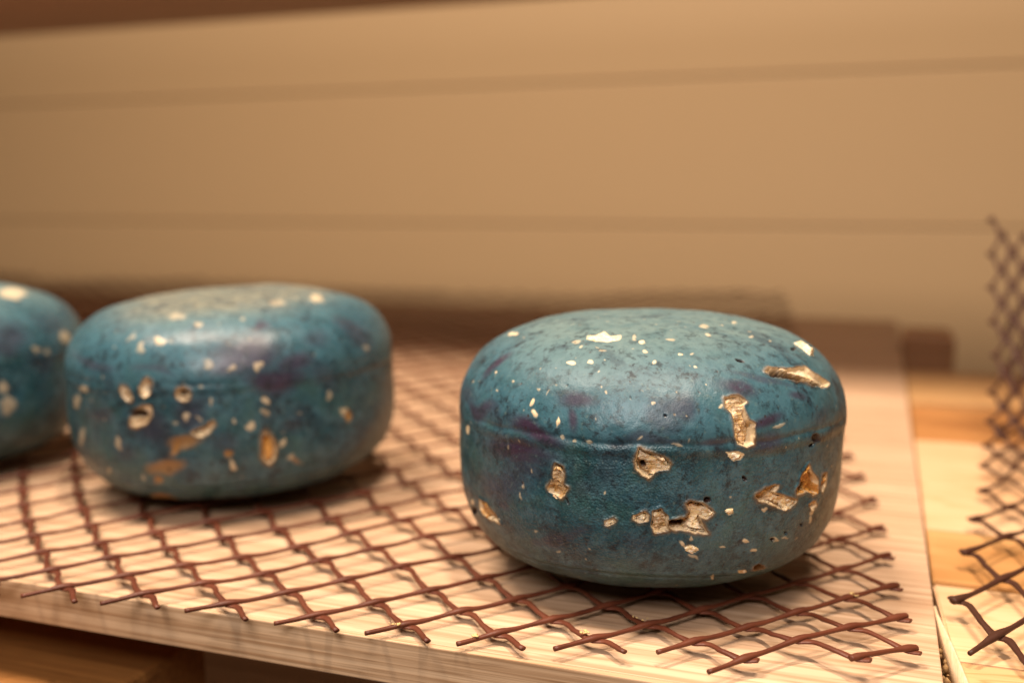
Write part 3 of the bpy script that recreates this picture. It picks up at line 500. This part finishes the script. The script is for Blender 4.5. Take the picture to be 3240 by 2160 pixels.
RIJ = np.array([r[:2] for r in RES], float); RV = np.array([r[2:] for r in RES]) / 1e3
def net_xy(i, j):                                # lattice coordinates to the board plane: the net is stretched unevenly
    s_ = i + j; d = i - j
    def q2(x, a, b): return np.where(x > b, b * b + 2 * b * (x - b), np.where(x < a, a * a + 2 * a * (x - a), x * x))
    p = np.stack([1 + 0 * s_, s_, d, q2(s_, -9, 13), np.clip(s_, -9, 13) * np.clip(d, -3, 8), q2(d, -3, 8)], 1) @ NETM
    d2 = (RIJ[None, :, 0] - i[:, None]) ** 2 + (RIJ[None, :, 1] - j[:, None]) ** 2; wgt = np.exp(-d2 / 1.5); f = (wgt @ RV) / (wgt.sum(1, keepdims=True) + .12)
    q3 = np.c_[p, 0 * p[:, 0]]; far = np.clip((p[:, 1:] - .45) / .4, 0, 1)
    return p + f + np.stack([noise(q3, 9, 3), noise(q3, 9, 4)], 1) * .004 * far
def net_surf(uv):
    n = len(uv); q3 = np.c_[uv, np.zeros(n)]; e = .002
    def zz(a):
        b = np.c_[a, np.zeros(len(a))]; z = .0050 + .0017 * noise(b, 14, 8) + .0006 * noise(b, 45, 9)
        press = np.zeros(len(a))
        for k in CH:
            press = np.maximum(press, 1 - sstep(.75 * k['R'], 1.25 * k['R'], np.hypot(a[:, 0] - k['c'][0], a[:, 1] - k['c'][1])))
        z = z * (1 - press) + .0042 * press
        z = z + .0035 * np.exp(-((a[:, 0] - .0) ** 2 + (a[:, 1] - .375) ** 2) / .03 ** 2)
        bk = np.maximum(0, a[:, 1] - 1.25); z = z + np.minimum(.034, (bk ** 1.4) * .13) * (1 + .35 * noise(b * [1, .2, 1], 7, 5))
        return np.maximum(z, .0019)
    uv = uv.copy(); far_ = uv[:, 1] > 1.25; z = zz(uv); gx = (zz(uv + [e, 0]) - z) / e; gy = (zz(uv + [0, e]) - z) / e
    N = np.stack([-gx, -gy, np.ones(n)], 1); N /= np.linalg.norm(N, axis=1)[:, None]
    uv[far_, 1] = 1.25 + (uv[far_, 1] - 1.25) * .7
    return np.c_[uv, z], N
IJ = np.array([(i, j) for i in range(-40, 60) for j in range(-60, 30) if i + j <= 13 and i - j >= -1]); XY = net_xy(IJ[:, 0] * 1., IJ[:, 1] * 1.)
nodes = {tuple(map(int, n)) for n, (x, y) in zip(IJ, XY) if y < 1.66 and x > -.50 - (y - .35) * 1.05}
nodes |= {(4, 6), (5, 7)}
root = empty('plastic_net', (0, 0, 0)); tag(root, 'brown plastic net with cut ends spread under the blue cheese wheels', 'net')
net(root, net_xy, net_surf, nodes, lambda n: .70 if n[0] - n[1] <= -1 and n[0] <= 4 else .14, lambda n: .70 if n[0] - n[1] <= -1 and n[0] <= 3 else .14, .00125,
    lambda p: 2 if p[1] < .52 and p[0] > -.45 else 1 if p[1] < .8 else 0, 4)
# the net on the pine planks: flat in front, bending upright behind
QP = np.array((.03815, .46177)); QA = np.array((.0210, .0337)); QB = np.array((.0127, -.0310))
def net2_xy(i, j): return QP + np.multiply.outer(i, QA) + np.multiply.outer(j, QB)
RISE = np.array([(.70, .0045, .0705), (.745, .0115, .0780), (.78, .028, .0820), (.81, .0477, .0845), (.85, .0898, .0865), (.88, .1238, .0880), (.92, .1725, .0882), (.95, .205, .089), (.97, .25, .09)])
RS = np.r_[0, np.cumsum(np.linalg.norm(np.diff(RISE[:, :2], axis=0), axis=1))]
def net2_surf(uv):
    e = .002
    def f(a):
        v = a[:, 1]; s_ = np.maximum(0, v - .70) * .5; b = np.c_[a, np.zeros(len(a))]
        y = np.where(v < .70, v, np.interp(s_, RS, RISE[:, 0])); z = np.interp(s_, RS, RISE[:, 1]) + .0025 * noise(b, 13, 31)
        bl = np.clip((v - .62) / .12, 0, 1); xe = .038 + .127 * (v - .4618); xr = np.interp(s_, RS, RISE[:, 2]) + .004 * noise(b * [0, 1, 0], 12, 35)
        x = a[:, 0] * (1 - bl) + bl * (xr - .004 + (a[:, 0] - xe) * .48)
        return np.stack([x, y + .008 * noise(b, 9, 33) * bl, z], 1)
    P = f(uv); A = f(uv + [e, 0]) - P; B = f(uv + [0, e]) - P; N = np.cross(A, B); return P, N / np.linalg.norm(N, axis=1)[:, None]
nodes = set()
for i in range(-14, 30):
    for j in range(-30, 14):
        x, y = net2_xy(i, j)
        if i + j >= 0 and x < .36 and .40 < y < 1.24: nodes.add((i, j))
root = empty('plastic_net', (0, 0, 0)); tag(root, 'brown plastic net on the pine planks, bent upright at the right edge', 'net')
net(root, net2_xy, net2_surf, nodes, lambda n: .55 if net2_xy(*n)[1] < .46 and n[0] + n[1] > 0 else .1, lambda n: .7 if net2_xy(*n)[1] < .46 else .1, .0014, lambda p: 2 if p[1] < .6 else 1, 6, M_net2)
fold = {n for n in nodes if net2_xy(*n)[1] > .80}
def fold_surf(uv):
    P, N = net2_surf(uv); k_ = np.clip((uv[:, 1:] - .80) / .08, 0, 1)
    return P + k_ * np.array((.011, .026, -.013)), N
net(root, net2_xy, fold_surf, fold, lambda n: .1, lambda n: .1, .0017, lambda p: 1, 9, M_net2)

# ------------------------------------------------------------------ crumbs on the net strands
for k, (ij, lab) in enumerate([((.82, 2.0), 'yellow cheese crumbs on a cut net end, leftmost on the front edge'), ((1.62, 3.0), 'yellow cheese crumbs on the cut net end left of the big clump'),
                               ((3.0, 3.82), 'biggest clump of yellow crumbs on the net in front of the large cheese'), ((4.0, 3.75), 'single tiny yellow crumb on the net just below the large cheese'),
                               ((7.12, 5.0), 'pale yellow crumbs on a net knot near the right corner of the board')]):
    p, n = net_surf(net_xy(np.array([ij[0]]), np.array([ij[1]]))); cnt = (10, 8, 16, 4, 9)[k]; rg = np.random.default_rng(k)
    pts = [tuple(rg.normal(0, 1, 3) * (.0011, .0008, .0004)) for _ in range(cnt)]
    V, F = rocks(pts, .00065 if k != 3 else .0005, 20 + k); V[:, 2] = np.abs(V[:, 2])
    o = link('cheese_crumb', mesh('cheese_crumb', V, F), M_crumb); o.location = tuple(p[0] + n[0] * .0011); tag(o, lab, 'crumb', 'crumbs on the net')
